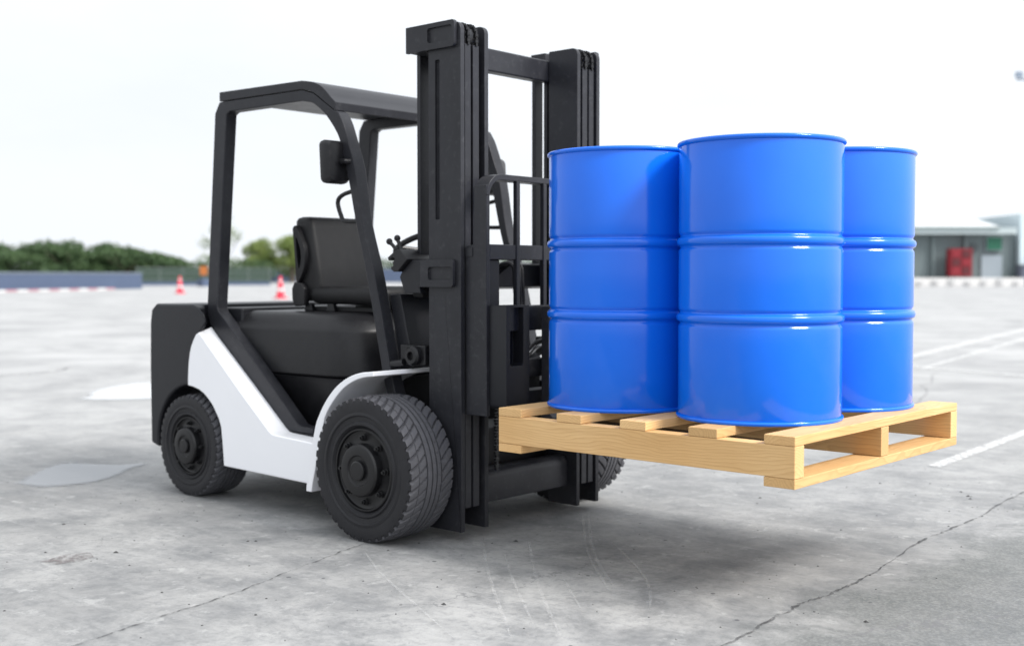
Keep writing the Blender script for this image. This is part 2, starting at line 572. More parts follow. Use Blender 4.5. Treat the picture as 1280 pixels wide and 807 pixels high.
M['leaf'] = leaf_mat('dark_foliage', (.030, .062, .026), (.085, .14, .055))
M['leaf_y'] = leaf_mat('yellow_green_foliage', (.10, .16, .035), (.24, .29, .09))
M['leaf_p'] = leaf_mat('pale_foliage', (.20, .25, .17), (.38, .42, .32))
M['bark'] = simple('bark', (.10, .08, .06), .9)
M['barrier'] = simple('blue_grey_barrier', (.065, .09, .15), .6, .12, 1.2)
M['barrier_cap'] = simple('barrier_cap', (.15, .18, .22), .6, .1, 1)
M['red'] = simple('red_plastic', (.72, .03, .06), .45, .1, 3)
M['kerb_red'] = simple('kerb_red', (.42, .20, .23), .7, .15, 3)
M['kerb_white'] = simple('kerb_white', (.62, .61, .60), .7, .06, 3)
M['orange'] = simple('orange_sign', (.42, .13, .03), .5, .1, 3)
M['fence'] = simple('fence_green', (.022, .045, .030), .7, .2, 2)
M['rail'] = simple('galvanised_rail', (.14, .16, .155), .5, .1, 3)
M['pale_rubber'] = simple('pale_rubber', (.50, .50, .50), .8, .1, 2)
M['wall_grey'] = simple('grey_green_wall', (.12, .15, .155), .7, .10, .6)
M['fascia'] = simple('pale_fascia', (.40, .46, .47), .6, .06, 1)
M['roof_white'] = simple('white_roof_sheet', (.78, .80, .80), .5, .04, 1)
M['roof_edge'] = simple('roof_edge', (.16, .22, .22), .6, .1, 2)
M['cyan_wall'] = simple('pale_blue_wall', (.55, .65, .69), .6, .05, .8)
M['door'] = simple('pale_door', (.25, .29, .32), .6, .05, 1)
M['cabinet'] = simple('red_cabinet', (.20, .010, .018), .5, .15, 2)
M['cabinet_dark'] = simple('dark_red', (.08, .010, .014), .6, .15, 2)
M['green'] = simple('green_sign', (.015, .11, .065), .5, .06, 2)
M['dim'] = simple('dark_glass', (.05, .06, .065), .3, .1, 2)
M['navy'] = simple('dark_bin', (.07, .08, .11), .6, .1, 2)
M['pole'] = simple('pale_pole', (.22, .27, .34), .5, .05, 2)

# ------------------------------------------------------------------ ground
bm = BM()
nx = 12
g = [[bm.verts.new((-900 + 1800 * i / nx, -900 + 1800 * j / nx, 0)) for j in range(nx + 1)] for i in range(nx + 1)]
for i in range(nx):
    for j in range(nx):
        bm.faces.new((g[i][j], g[i + 1][j], g[i + 1][j + 1], g[i][j + 1]))
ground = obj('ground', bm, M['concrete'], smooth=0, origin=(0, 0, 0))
set_props(ground, 'weathered pale grey concrete lot stretching to the horizon', kind='structure')

# the lot seen from its near corner: u to the right, d away (rotated 41.4 degrees from the forklift's axes)
RX, FX = Vector((.7496, .6619, 0)), Vector((-.6619, .7496, 0))


def lot(u, d, z=0.0):
    return Vector((CAM.x, CAM.y, 0)) + RX * u + FX * d + Vector((0, 0, z))


def sheet(name, pts, z, mat, label):
    bm = BM()
    bm.faces.new([bm.verts.new((x, y, z)) for x, y in pts])
    o = obj(name, bm, mat, smooth=0)
    return set_props(o, label, kind='structure')


def strip(name, pts, w, z, mat, label, jitter=0.0, rnd=None):
    rnd = rnd or random
    P = smooth_path([(x, y, 0) for x, y in pts], 14)
    bm = BM()
    prev = None
    off = 0.0
    for i, p in enumerate(P):
        t = (P[min(i + 1, len(P) - 1)] - P[max(i - 1, 0)]).normalized()
        s = Vector((-t.y, t.x, 0))
        off = off * .7 + rnd.uniform(-jitter, jitter)
        ww = w * (rnd.uniform(.35, 1.5) if jitter else 1.0)
        end = min(1, i / 5, (len(P) - 1 - i) / 5)
        ww *= max(.12, end)
        a = bm.verts.new(p + s * (off + ww / 2) + Vector((0, 0, z)))
        b = bm.verts.new(p + s * (off - ww / 2) + Vector((0, 0, z)))
        if prev:
            bm.faces.new((prev[0], a, b, prev[1]))
        prev = (a, b)
    o = obj(name, bm, mat, smooth=0)
    return set_props(o, label, kind='structure')


sheet('painted_line', [(.264, 2.62), (.341, 2.60), (.03, 8.2), (-.05, 8.2)], .004, M['line'], 'white painted bay line beside the pallet')
sheet('painted_line', [(-3.40, 10.6), (-3.22, 10.6), (-6.6, 31), (-6.85, 31)], .004, M['line'], 'white painted bay line farther back on the right')
sheet('painted_line', [(-2.42, 8.95), (-2.58, 9.5), (-5.0, 23.5), (-4.82, 23.5)], .004, M['line'], 'white painted bay line in the middle on the right')
sheet('painted_line', [(-3.4, 9.66), (-3.4, 9.54), (4.0, 7.25), (4.0, 7.37)], .008, M['line'], 'white painted cross line joining the bay lines')
def puddle(pts, mat, label, rim=.20, k=5):
    """thin water sheet; the 'depth' attribute runs from 0 at the shore to 1 inside"""
    P = smooth_path([(x, y, 0) for x, y in pts + pts[:1]], k)[:-1]
    c = sum(P, Vector()) / len(P)
    bm = BM()
    lay = bm.verts.layers.float.new('depth')
    rings = []
    for f, z, dpt in ((1.06, .0030, 0.0), (1 - rim, .0038, .62), (1 - 2 * rim, .0040, 1.0)):
        ring = []
        for p in P:
            v = bm.verts.new(c + (p - c) * f + Vector((0, 0, z)))
            v[lay] = dpt
            ring.append(v)
        rings.append(ring)
    n = len(P)
    for a_, b_ in zip(rings, rings[1:]):
        for i in range(n):
            bm.faces.new((a_[i], a_[(i + 1) % n], b_[(i + 1) % n], b_[i]))
    bm.faces.new(rings[-1])
    o = obj('puddle', bm, mat, smooth=0)
    return set_props(o, label, kind='structure')


puddle([(-6.548, 1.277), (-6.26, 1.42), (-6.08, 1.69), (-5.6, 2.3), (-6.4, 3.2), (-7.48, 2.55), (-7.50, 2.30), (-7.242, 1.889), (-6.939, 1.60), (-6.70, 1.48)],
       M['puddle2'], 'bright shallow puddle behind the counterweight', .14)
puddle([(-2.957, -.994), (-3.225, -.746), (-3.374, -.556), (-3.353, -.463), (-3.108, -.321), (-3.038, -.185), (-2.935, -.35), (-2.761, -.569),
        (-2.687, -.787), (-2.773, -.953)], M['puddle'], 'grey blue shallow puddle left of the rear wheel', .16)
sheet('stain', [(-1.30, -1.70), (-1.22, -1.68), (-1.20, -1.60), (-1.22, -1.53), (-1.30, -1.50), (-1.34, -1.58)], .003, M['stain'],
      'small brownish oil stain on the concrete')

strip('crack', [(-.26, -2.25), (-.29, -2.083), (-.337, -1.858), (-.382, -1.63), (-.428, -1.412), (-.487, -1.251), (-.554, -.999), (-.612, -.794), (-.66, -.5)],
      .0065, .003, M['crack'], 'thin crack running to the front wheel', .004)
strip('crack', [(1.12, -1.3), (1.093, -.877), (1.078, -.576), (1.058, -.359), (1.068, -.157), (1.052, .183), (.981, .855), (.979, 1.2), (.938, 2.067), (.9, 3.4)],
      .010, .003, M['crack'], 'open slab joint crack in front of the pallet', .007)
strip('crack', [(-9.0, 1.2), (-9.305, 1.921), (-9.416, 2.503), (-9.927, 3.103)], .05, .003, M['crack'], 'faint crack far behind the forklift', .02)
strip('crack', [(-1.062, .963), (-.915, 1.398), (-.861, 1.7), (-.82, 2.3)], .008, .003, M['crack'], 'hairline crack beyond the mast', .004)
strip('crack', [(-1.0, 5.4), (-1.159, 5.95), (-1.4, 6.7), (-1.673, 7.23), (-1.732, 7.626), (-2.0, 8.3), (-2.181, 8.892)], .010, .003, M['crack'],
      'wandering crack near the bay lines', .012)
for pts, w in (([(-.356, -.326), (-.095, -.594), (.189, -.866), (.614, -1.25)], .012), ([(-.128, -.455), (.147, -.721), (.582, -1.112)], .010),
               ([(-.26, -.162), (.255, -.711), (.694, -1.129)], .012), ([(-.375, .343), (.111, -.243), (.55, -.681)], .012),
               ([(-.356, .36), (.127, -.229), (.496, -.595)], .016), ([(-.547, -.79), (-.203, -1.001), (.493, -1.357)], .010),
               ([(.223, -.55), (.611, -.908)], .010), ([(.05, -.02), (.5, -.42), (.75, -.75)], .012)):
    strip('scuff_mark', pts, w, .002, M['scuff'], 'pale curved scrape mark on the concrete')

# loose chips of grit
rg = random.Random(3)
bm = BM()
seeds = [(-1.016, -.985), (-.992, -.964), (-.22, -.282), (.203, -1.113), (-1.862, -1.309), (-1.435, -1.609), (-1.234, -1.431), (-.602, -1.632),
         (-.152, -1.582), (.044, 1.168), (.767, 1.861), (.303, 1.915), (.70, 1.95), (.8, 1.8), (1.3, -.4)]
for k in range(420):
    x, y = seeds[k] if k < len(seeds) else (rg.uniform(-3.2, 1.4), rg.uniform(-2.2, 2.6))
    s = rg.uniform(.006, .013) if k < len(seeds) else rg.uniform(.0022, .006)
    vs = [bm.verts.new((x + s * math.cos(a) * rg.uniform(.6, 1.2), y + s * math.sin(a) * rg.uniform(.5, 1.1), 0)) for a in (0, 1.3, 2.6, 3.9, 5.1)]
    top = bm.verts.new((x, y, s * .55))
    for i in range(5):
        bm.faces.new((vs[i], vs[(i + 1) % 5], top))
set_props(obj('grit', bm, simple('grit_stone', (.05, .05, .05), .9), smooth=0), 'dark grit chips scattered on the concrete', kind='stuff')


# ------------------------------------------------------------------ far background
def slab_box(name, u0, u1, d0, d1, z0, z1, mat, parent=None, bevel=0):
    bm = BM()
    vs = [lot(u, d, z) for z in (z0, z1) for u, d in ((u0, d0), (u1, d0), (u1, d1), (u0, d1))]
    v = [bm.verts.new(p) for p in vs]
    for f in ((0, 3, 2, 1), (4, 5, 6, 7), (0, 1, 5, 4), (1, 2, 6, 5), (2, 3, 7, 6), (3, 0, 4, 7)):
        bm.faces.new([v[i] for i in f])
    return obj(name, bm, mat, parent, bevel, smooth=0)


def line_box(bm, p, q, w, z0, z1):
    """upright slab along the line p-q on the lot"""
    p, q = Vector(p), Vector(q)
    t = (q - p).normalized()
    s = Vector((-t.y, t.x, 0)) * w / 2
    vs = [a + Vector((0, 0, z)) for z in (z0, z1) for a in (p - s, q - s, q + s, p + s)]
    v = [bm.verts.new(a) for a in vs]
    for f in ((0, 3, 2, 1), (4, 5, 6, 7), (0, 1, 5, 4), (1, 2, 6, 5), (2, 3, 7, 6), (3, 0, 4, 7)):
        bm.faces.new([v[i] for i in f])
    return bm


A, B = lot(-37, 58), lot(-28.6, 91)
b = thing('barrier_wall', A, 'low blue grey barrier wall at the far left edge of the lot', 'barrier wall')
obj('wall_panel', line_box(BM(), A, B, .5, 0, 1.12), M['barrier'], b, smooth=0)
obj('cap', line_box(BM(), A, B, .6, 1.12, 1.24), M['barrier_cap'], b, smooth=0)
K0, K1 = lot(-35.6, 58), lot(-28.9, 86)
k = thing('kerb', K0, 'red and white painted kerb at the foot of the left barrier wall', 'kerb')
n = 26
for i in range(n):
    p, q = K0.lerp(K1, i / n), K0.lerp(K1, (i + 1) / n - .002)
    obj('kerb_block', line_box(BM(), p, q, .3, 0, .12), M['kerb_red' if i % 2 else 'kerb_white'], k, smooth=0)
A, B = lot(-34.6, 168), lot(10, 172)
b = thing('barrier_wall', A, 'long blue grey barrier wall seen past the driver seat', 'barrier wall')
obj('wall_panel', line_box(BM(), A, B, .5, 0, 1.85), M['barrier'], b, smooth=0)
obj('cap', line_box(BM(), A, B, .6, 1.85, 2.0), M['barrier_cap'], b, smooth=0)
A, B = lot(-37, 117), lot(-24.9, 122)
b = thing('mesh_fence', A, 'dark green mesh fence with pale rails between the two barrier walls', 'fence')
obj('plinth', line_box(BM(), A, B, .4, 0, .35), M['barrier'], b, smooth=0)
obj('mesh_panel', line_box(BM(), A, B, .08, .35, 1.7), M['fence'], b, smooth=0)
for z in (.62, 1.2, 1.72):
    obj('rail', line_box(BM(), A, B, .16, z, z + .07), M['rail'], b, smooth=0)
for i in range(7):
    p = A.lerp(B, i / 6)
    bm = BM()
    tube(bm, [p, p + Vector((0, 0, 1.85))], .06, 6)
    obj('post', bm, M['rail'], b)


def traffic_cone(u, d, label):
    c = lot(u, d)
    t = thing('traffic_cone', c, label, 'traffic cone', 'red traffic cones far behind the forklift')
    bm = BM()
    box(bm, c + Vector((-.24, -.24, 0)), c + Vector((.24, .24, .05)))
    obj('base', bm, M['red'], t, .01)
    bm = BM()
    lathe(bm, [(.20, .05), (.135, .42), (.05, .98), (.0, .99)], c, 'z', 20)
    obj('cone_body', bm, M['red'], t)
    bm = BM()
    lathe(bm, [(.158, .34), (.124, .48)], c, 'z', 20)
    obj('reflective_band', bm, M['kerb_white'], t)
    bm = BM()
    lathe(bm, [(.084, .76), (.068, .86)], c, 'z', 20)
    obj('reflective_band', bm, M['kerb_white'], t)


traffic_cone(-18.9, 67.5, 'red traffic cone standing left of the rear guard post')
traffic_cone(-10.35, 53, 'red traffic cone standing between the guard post and the seat')
c = lot(-28.3, 109)
t = thing('warning_sign', c, 'small orange sign on a dark stand behind the rear guard post', 'sign')
bm = BM()
tube(bm, [c, c + Vector((0, 0, 1.1))], .05, 8)
obj('post', bm, M['navy'], t)
bm = BM()
prism(bm, [(-.33, -.40), (.33, -.40), (.33, .40), (-.33, .40)], -.02, .02, 'y')
for v in bm.verts:
    w = lot(-28.3 + v.co.x, 108.9 + v.co.y, 1.45 + v.co.z)
    v.co = w
obj('sign_panel', bm, M['orange'], t, smooth=0)
bm = BM()
box(bm, c + Vector((-.45, -.45, 0)), c + Vector((.45, .45, .7)))
obj('base', bm, M['barrier'], t, smooth=0)

# ---- trees: leaf faces spread through lobed crowns
nrng = np.random.default_rng(11)


def crown_mesh(lobes, n, size, mat, base, parent, name='crown', hollow=.35):
    per = np.array([l[3] * l[4] * l[5] for l in lobes]) ** (2 / 3)
    cnt = np.maximum(30, (n * per / per.sum()).astype(int))
    C_, S_ = [], []
    for (x, y, z, rx, ry, rz), k in zip(lobes, cnt):
        d = nrng.normal(size=(k, 3))
        d /= np.linalg.norm(d, axis=1)[:, None]
        # small clumps on the lobe surface
        rad = (hollow + (1 - hollow) * nrng.random(k) ** .45) * (1 + .16 * np.sin(7 * d[:, 0] + 3 * x) * np.cos(6 * d[:, 1]) + .10 * np.sin(13 * d[:, 2] + y))
        C_.append(np.array([x, y, z]) + d * rad[:, None] * np.array([rx, ry, rz]))
        S_.append(size * nrng.uniform(.55, 1.3, k))
    Cc, S = np.vstack(C_), np.concatenate(S_)
    keep = Cc[:, 2] > .05
    Cc, S = Cc[keep], S[keep]
    k = len(Cc)
    a = nrng.normal(size=(k, 3))
    a /= np.linalg.norm(a, axis=1)[:, None]
    b_ = np.cross(a, nrng.normal(size=(k, 3)))
    b_ /= np.linalg.norm(b_, axis=1)[:, None]
    a *= S[:, None]
    b_ *= (S * .62)[:, None]
    V = np.stack([Cc - a, Cc + b_, Cc + a, Cc - b_], 1).reshape(-1, 3)
    F = np.arange(k * 4).reshape(-1, 4)
    return mesh_np(name, V, F, mat, parent, base)


def tree(name, u, d, h, w, mat, label, cat, group, n=2600, size=.24, sparse=False):
    base = lot(u, d)
    t = thing(name, base, label, cat, group)
    rn = random.Random(int(abs(u) * 37 + d))
    bm = BM()
    tube(bm, [base, base + Vector((.05, .03, h * .3)), base + Vector((.0, .1, h * .62))], [w * .055 + .06, w * .04 + .04, .04], 7)
    obj('trunk', bm, M['bark'], t)
    bm = BM()
    for q in range(5):
        a = q * 1.26 + rn.random()
        tube(bm, [base + Vector((0, .03, h * .28)), base + Vector((math.cos(a) * w * .2, math.sin(a) * w * .2, h * .5)),
                  base + Vector((math.cos(a) * w * .36, math.sin(a) * w * .36, h * .72))], [.07, .05, .02], 5)
    obj('limb', bm, M['bark'], t)
    lob = []
    for q in range(11 if not sparse else 14):
        a = rn.uniform(0, 6.28)
        rr = rn.uniform(.1, .36) * w
        z = h * rn.uniform(.24, .80)
        f = 1 - .35 * max(0, (z / h - .5))
        s = rn.uniform(.18, .30) * (1 if not sparse else .62)
        lob.append((math.cos(a) * rr * f, math.sin(a) * rr * f, z, w * s, w * s, h * s * .62))
    lob.append((0, 0, h * .80, w * .2, w * .2, h * .19))
    crown_mesh(lob, n, size, mat, base, t, hollow=.25)
    return t


G1 = 'trees in the mound behind the left barrier wall'
for u, d, h, w, lab in ((-58.7, 129, 4.4, 8.0, 'dark green tree cut by the left edge of the photo'),
                        (-54.6, 127, 4.5, 7.5, 'dark green tree second from the left edge in the mound'),
                        (-50.6, 129, 4.95, 7.5, 'tallest dark green tree at the peak of the mound'),
                        (-47.2, 127, 4.9, 7.0, 'dark green tree just right of the peak of the mound'),
                        (-44.0, 129, 4.7, 7.0, 'dark green tree above the end of the left barrier wall'),
                        (-41.2, 127, 4.2, 6.6, 'dark green tree on the falling right side of the mound'),
                        (-38.9, 129, 3.6, 6.0, 'lower dark green tree near the right foot of the mound'),
                        (-36.6, 128, 3.1, 5.4, 'lowest dark green tree at the right foot of the mound')):
    tree('tree', u, d, h, w, M['leaf'], lab, 'tree', G1, 9000, .15)


def hedge(u0, u1, d, h, mat, label):
    base = lot((u0 + u1) / 2, d)
    lob = []
    rn = random.Random(int(u0 * 7 + d))
    k = int((u1 - u0) / 1.8)
    for i in range(k):
        p = RX * ((i + .5) / k - .5) * (u1 - u0)
        hh = h * rn.uniform(.82, 1.03)
        lob.append((p.x, p.y, hh * .5, 1.5, 1.5, hh * .52))
    t = thing('hedge', base, label, 'hedge', None)
    bm = BM()
    for i in range(0, k, 2):
        p = base + RX * ((i + .5) / k - .5) * (u1 - u0)
        tube(bm, [p, p + Vector((0, 0, h * .4))], .06, 5)
    set_props(obj('stem', bm, M['bark'], t), kind='stuff')
    crown_mesh(lob, int(900 * k), .15, mat, base, t, 'foliage', .3)


hedge(-46, -28.5, 140, 3.15, M['leaf'], 'long green hedge behind the mesh fence')
hedge(-31, 14, 182, 3.9, M['leaf'], 'long green hedge above the far barrier wall behind the seat')
tree('tree', -38.4, 158, 9.2, 7.6, M['leaf_p'], 'tall sparse pale tree behind the rear guard post', 'tree', None, 3000, .14, True)
tree('tree', -34.6, 165, 6.3, 6.8, M['leaf_y'], 'yellow green bushy tree left of the seat, its left crown', 'tree', 'yellow green trees left of the seat', 8000, .15)
tree('tree', -30.2, 163, 6.7, 6.6, M['leaf_y'], 'yellow green bushy tree touching the seat backrest', 'tree', 'yellow green trees left of the seat', 8000, .15)

# ---- service building on its raised apron
slab = slab_box('loading_apron', 14, 70, 110, 140, 0, .78, M['kerb_white'])
set_props(slab, 'raised pale concrete apron under the service building', kind='structure')
bm = BM()
for i in range(14):
    u = 33 + i * 1.5
    line_box(bm, lot(u, 109.9), lot(u + .5, 109.9), .16, .25, .5 + .1 * (i % 3))
set_props(obj('rubber_fender', bm, M['pale_rubber'], None, smooth=0), 'grey scuffed bumper blocks along the apron edge', kind='stuff')
bd = thing('service_building', lot(30, 118, .78), 'long grey green service building with pale corrugated roof behind the right drum', 'building')
slab_box('wall', 18, 48.2, 114, 124, .78, 5.05, M['wall_grey'], bd)
slab_box('fascia', 17.6, 48.0, 113.0, 113.4, 4.95, 5.55, M['fascia'], bd)
bm = BM()
nr = 60
rows = []
for i in range(nr * 2 + 1):
    u = 17.4 + 28.9 * i / (nr * 2)
    dz = .16 if i % 2 else 0
    rows.append((bm.verts.new(lot(u, 112.8, 5.56 + dz)), bm.verts.new(lot(u, 124.5, 7.4 + dz)),
                 bm.verts.new(lot(u, 112.8, 5.50 + dz)), bm.verts.new(lot(u, 124.5, 7.34 + dz))))
for a, b_ in zip(rows, rows[1:]):
    bm.faces.new((a[0], b_[0], b_[1], a[1]))
    bm.faces.new((a[2], a[3], b_[3], b_[2]))
    bm.faces.new((a[0], a[2], b_[2], b_[0]))
obj('roof', bm, M['roof_white'], bd, smooth=0)
slab_box('roof_edge', 17.4, 46.3, 112.84, 112.95, 5.40, 5.66, M['roof_edge'], bd)
for u in (40.2, 43.3):
    slab_box('pillar', u, u + .25, 113.6, 113.9, .78, 4.95, M['wall_grey'], bd)
slab_box('door', 45.0, 47.0, 113.85, 113.98, .78, 2.95, M['door'], bd)
w_ = slab_box('window', 43.9, 44.6, 113.8, 113.98, 3.3, 4.0, M['dim'], bd)
slab_box('side_wall', 48.5, 60, 113.4, 126, .78, 6.9, M['cyan_wall'], bd)
sg = thing('exit_sign', lot(46.0, 113.7, 3.55), 'green sign above the pale door of the service building', 'sign')
slab_box('sign_panel', 45.45, 46.85, 113.60, 113.72, 3.45, 4.65, M['green'], sg)
slab_box('frame', 45.35, 46.95, 113.73, 113.80, 3.35, 4.75, M['door'], sg)
cb = thing('red_cabinet', lot(42.4, 113, .78), 'red equipment cabinet standing against the service building wall', 'cabinet')
slab_box('body', 41.5, 43.6, 112.5, 113.5, .92, 3.55, M['cabinet'], cb)
slab_box('plinth', 41.6, 43.5, 112.55, 113.4, .78, .92, M['dim'], cb)
for i in range(2):
    for j in range(3):
        slab_box('panel', 41.7 + i * .95, 42.45 + i * .95, 112.42, 112.52, 1.12 + j * .80, 1.78 + j * .80, M['cabinet_dark' if (i + j) % 2 else 'cabinet'], cb)
bn = thing('bin', lot(48.6, 112.6, .78), 'dark bin at the right corner of the service building', 'bin')
slab_box('body', 48.0, 49.4, 112.0, 113.0, .78, 1.9, M['navy'], bn)
slab_box('lid', 47.95, 49.45, 111.95, 113.05, 1.9, 2.02, M['dim'], bn)
lm = thing('light_mast', lot(43.4, 100), 'tall pale floodlight mast at the right edge', 'light mast')
p = lot(43.4, 100)
bm = BM()
tube(bm, [p, p + Vector((0, 0, 17.6))], [.17, .09], 10)
obj('pole', bm, M['pole'], lm)
bm = BM()
line_box(bm, lot(42.2, 100), lot(44.6, 100), .12, 17.3, 17.45)
obj('cross_arm', bm, M['pole'], lm, smooth=0)
for u in (42.35, 43.5, 44.4):
    bm = BM()
    line_box(bm, lot(u - .30, 99.8), lot(u + .30, 99.8), .3, 17.5, 18.0)
    obj('floodlight', bm, M['navy' if u > 43 else 'pole'], lm, smooth=0)


# ------------------------------------------------------------------ pallet (world: near side y=-.627)
PT = .5766                        # height of the deck
S = 1.14
PL, PW = 1.0323 * S, 1.254
TB, HS, TL = .0254 * S, .0866 * S, .0258 * S
pal = thing('pallet', (PL / 2, 0, PT - TB - HS - TL), 'pale pine wood pallet raised on the forklift forks', 'pallet')
wrng = random.Random(5)


def plank(name, x0, x1, y0, y1, z0, z1, along):
    c = Vector(((x0 + x1) / 2, (y0 + y1) / 2, (z0 + z1) / 2))
    L, W_, H = (x1 - x0, y1 - y0, z1 - z0) if along == 'x' else (y1 - y0, x1 - x0, z1 - z0)
    bm = BM()
    box(bm, (-L / 2, -W_ / 2, -H / 2), (L / 2, W_ / 2, H / 2))
    o = obj(name, bm, M['wood'], pal, .0022, 2, origin=(0, 0, 0))
    o.location = c - WPOS[pal.name]
    if along == 'y':
        o.rotation_euler = (0, 0, math.pi / 2)
    return o


st = .0507 * S
G = .0008
for y0 in (-PW / 2, -PW / 2 + .522 * S, PW / 2 - st):
    plank('stringer', 0, PL, y0, y0 + st, PT - TB - HS + G, PT - TB - G, 'x')
boards = ((0, .0936), (.2357, .3296), (.4722, .5636), (.7066, .7983), (.9413, 1.0323))
for a, b_ in boards:
    plank('deck_board', a * S, b_ * S, -PW / 2, PW / 2, PT - TB, PT, 'y')
for a, b_ in (boards[0], (.4722, .5636), boards[4]):
    if a == .4722:
        continue
    plank('bottom_board', a * S, b_ * S, -PW / 2, PW / 2, PT - TB - HS - TL, PT - TB - HS, 'y')


# ------------------------------------------------------------------ drums
DH, DR = .918, .2766
RB = DR - .0065                    # body radius


def drum_parts():
    prof = [(RB - .004, .006), (RB, .016)]

    def bead(z):
        half = [(.0066, .0), (.0064, .004), (.0052, .0085), (.0022, .0118), (-.0022, .0142), (-.0046, .0168), (-.0052, .0195), (-.0044, .0222), (-.0018, .0255), (-.0004, .029), (0, .034)]
        return [(RB + r, z - d) for r, d in half[::-1]] + [(RB + r, z + d) for r, d in half[1:]]
    prof += bead(DH * .365) + bead(DH * .640)
    prof += [(RB, DH - .018), (RB - .003, DH - .010)]
    return prof


t = thing('drum', (.8404, -.2501, PT), 'front blue steel drum nearest the camera on the pallet', 'drum', 'blue steel drums on the pallet')
c0 = Vector((.8404, -.2501, PT))
obj('shell', lathe(BM(), drum_parts(), c0, 'z', 128), M['blue'], t, smooth=50)
rim = [(RB - .006, .002), (RB + .0035, .0), (RB + .0065, .004), (RB + .0065, .009), (RB + .003, .013), (RB - .002, .014)]
obj('bottom_chime', lathe(BM(), rim, c0, 'z', 128), M['blue'], t, smooth=60)
rimt = [(RB - .002, DH - .016), (RB + .003, DH - .014), (RB + .0066, DH - .010), (RB + .0066, DH - .004), (RB + .003, DH), (RB - .004, DH), (RB - .006, DH - .012)]
obj('top_chime', lathe(BM(), rimt, c0, 'z', 128), M['blue'], t, smooth=60)
obj('lid', lathe(BM(), [(RB - .004, DH - .014), (RB - .03, DH - .016), (.0005, DH - .016)], c0, 'z', 128, close=True), M['blue'], t, smooth=60)
obj('bung', lathe(BM(), [(.0365, DH - .016), (.0365, DH - .008), (.03, DH - .006), (.0005, DH - .006)], c0 + Vector((.17, .05, 0)), 'z', 24), M['blue'], t)
drum0 = t
for loc, lab in (((.2840, -.2632, PT), 'left blue steel drum standing next to the forklift mast'),
                 ((.8549, .2863, PT), 'right blue steel drum at the far side of the pallet')):
    c = drum0.copy()
    col.objects.link(c)
    c.location = loc
    c['label'] = lab
    for ch in drum0.children:
        d = ch.copy()
        d.parent = c
        col.objects.link(d)

# ------------------------------------------------------------------ forklift
FK = thing('forklift', (-1.35, 0, 0), 'black and white counterbalance forklift carrying the loaded pallet', 'forklift')


def part(name, bm, mat, bevel=.004, segs=2, smooth=35, parent=None, label=None):
    o = obj(name, bm, M[mat], parent or FK, bevel, segs, smooth)
    if label:
        o['label'] = label
    return o


# ---- wheels
def tyre_mesh(R0, w, centre, sgn, blocks):
    """tread with ribs, fine grooves and slanted shoulder blocks, cut as geometry"""
    k = R0 / .29
    nt_ = blocks * 14
    th = np.linspace(0, 2 * np.pi, nt_, endpoint=False)
    grooves = (-.30, -.06, .16, .38)                # -1 outer face, +1 inner face
    ul = list(np.linspace(-1, 1, 41)) + [-.68, -.66]
    for g0 in grooves + (-.67,):
        ul += [g0 - .034, g0 - .022, g0 + .022, g0 + .034]
    u = np.unique(np.round(ul, 4))
    nu = len(u)
    T, U = np.meshgrid(th, u, indexing='ij')
    rad = R0 - .007 * k * np.abs(U) ** 3
    depth = np.zeros_like(U)
    for g0 in grooves:
        depth = np.maximum(depth, np.clip((.034 - np.abs(U - g0)) / .012, 0, 1) * .011)
    ph = T * blocks / (2 * np.pi)
    lat = np.where(U < 0, 1.9 * np.clip(-U - .30, 0, 1) ** .8, -1.9 * np.clip(U - .38, 0, 1) ** .8)
    f = (ph + lat) % 1.0
    dgap = np.minimum(f, 1 - f)
    sh = (U < -.30) | (U > .38)
    wide = np.where(U < 0, .09 + .09 * np.clip((-U - .3) / .7, 0, 1), .11)
    cut = np.clip((wide - dgap) / .05, 0, 1)
    depth = np.where(sh, np.maximum(depth, cut * .011), depth)
    depth = np.where(U < -.30, np.maximum(depth, np.clip((.022 - np.abs(U + .67)) / .01, 0, 1) * .004), depth)
    f2 = (ph + .5 * U) % 1.0
    sipe = np.clip((.06 - np.minimum(f2, 1 - f2)) / .04, 0, 1) * .003
    depth = np.where((np.abs(U - .27) < .06) | (np.abs(U - .05) < .05), np.maximum(depth, sipe), depth)
    rad = rad - depth * k
    # side wall: (radius, how far inside the outer face)
    side = [(R0 - .0085 * k, .0002), (R0 - .013 * k, -.001), (R0 - .020 * k, -.0025), (R0 - .045 * k, -.004), (R0 - .062 * k, -.002), (R0 - .068 * k, -.004),
            (R0 - .074 * k, -.004), (R0 - .079 * k, .002), (R0 - .098 * k, .004), (R0 - .104 * k, -.002), (R0 - .112 * k, -.002), (R0 - .118 * k, .006),
            (R0 - .124 * k, .014), (R0 - .130 * k, .020)]
    hw = w / 2
    rows = [(np.full(nt_, r), np.full(nt_, -hw + q)) for r, q in side[::-1]]
    i0 = len(rows) - 1
    for j in range(nu):
        rows.append((rad[:, j], np.full(nt_, U[0, j] * hw)))
    i1 = len(rows)
    for r, q in side:
        rows.append((np.full(nt_, r), np.full(nt_, hw - q)))
    for sgn_, i, cc in ((1, i0, cut[:, 0]), (-1, i1, cut[:, -1])):
        for d, am in ((0, .010), (1, .007)):
            q = i - d if sgn_ > 0 else i + d
            rows[q] = (rows[q][0] - cc * am * k * (1 if d < 2 else 0), rows[q][1] + sgn_ * cc * (.004 if d < 2 else .002))
    V = np.concatenate([np.stack([r * np.cos(th), a_ * sgn, r * np.sin(th)], 1) for r, a_ in rows])
    nr_ = len(rows)
    idx = np.arange(nr_ * nt_).reshape(nr_, nt_)
    F = np.stack([idx[:-1, :], np.roll(idx[:-1, :], -1, 1), np.roll(idx[1:, :], -1, 1), idx[1:, :]], -1).reshape(-1, 4)
    if sgn > 0:
        F = F[:, ::-1]
    return V, F


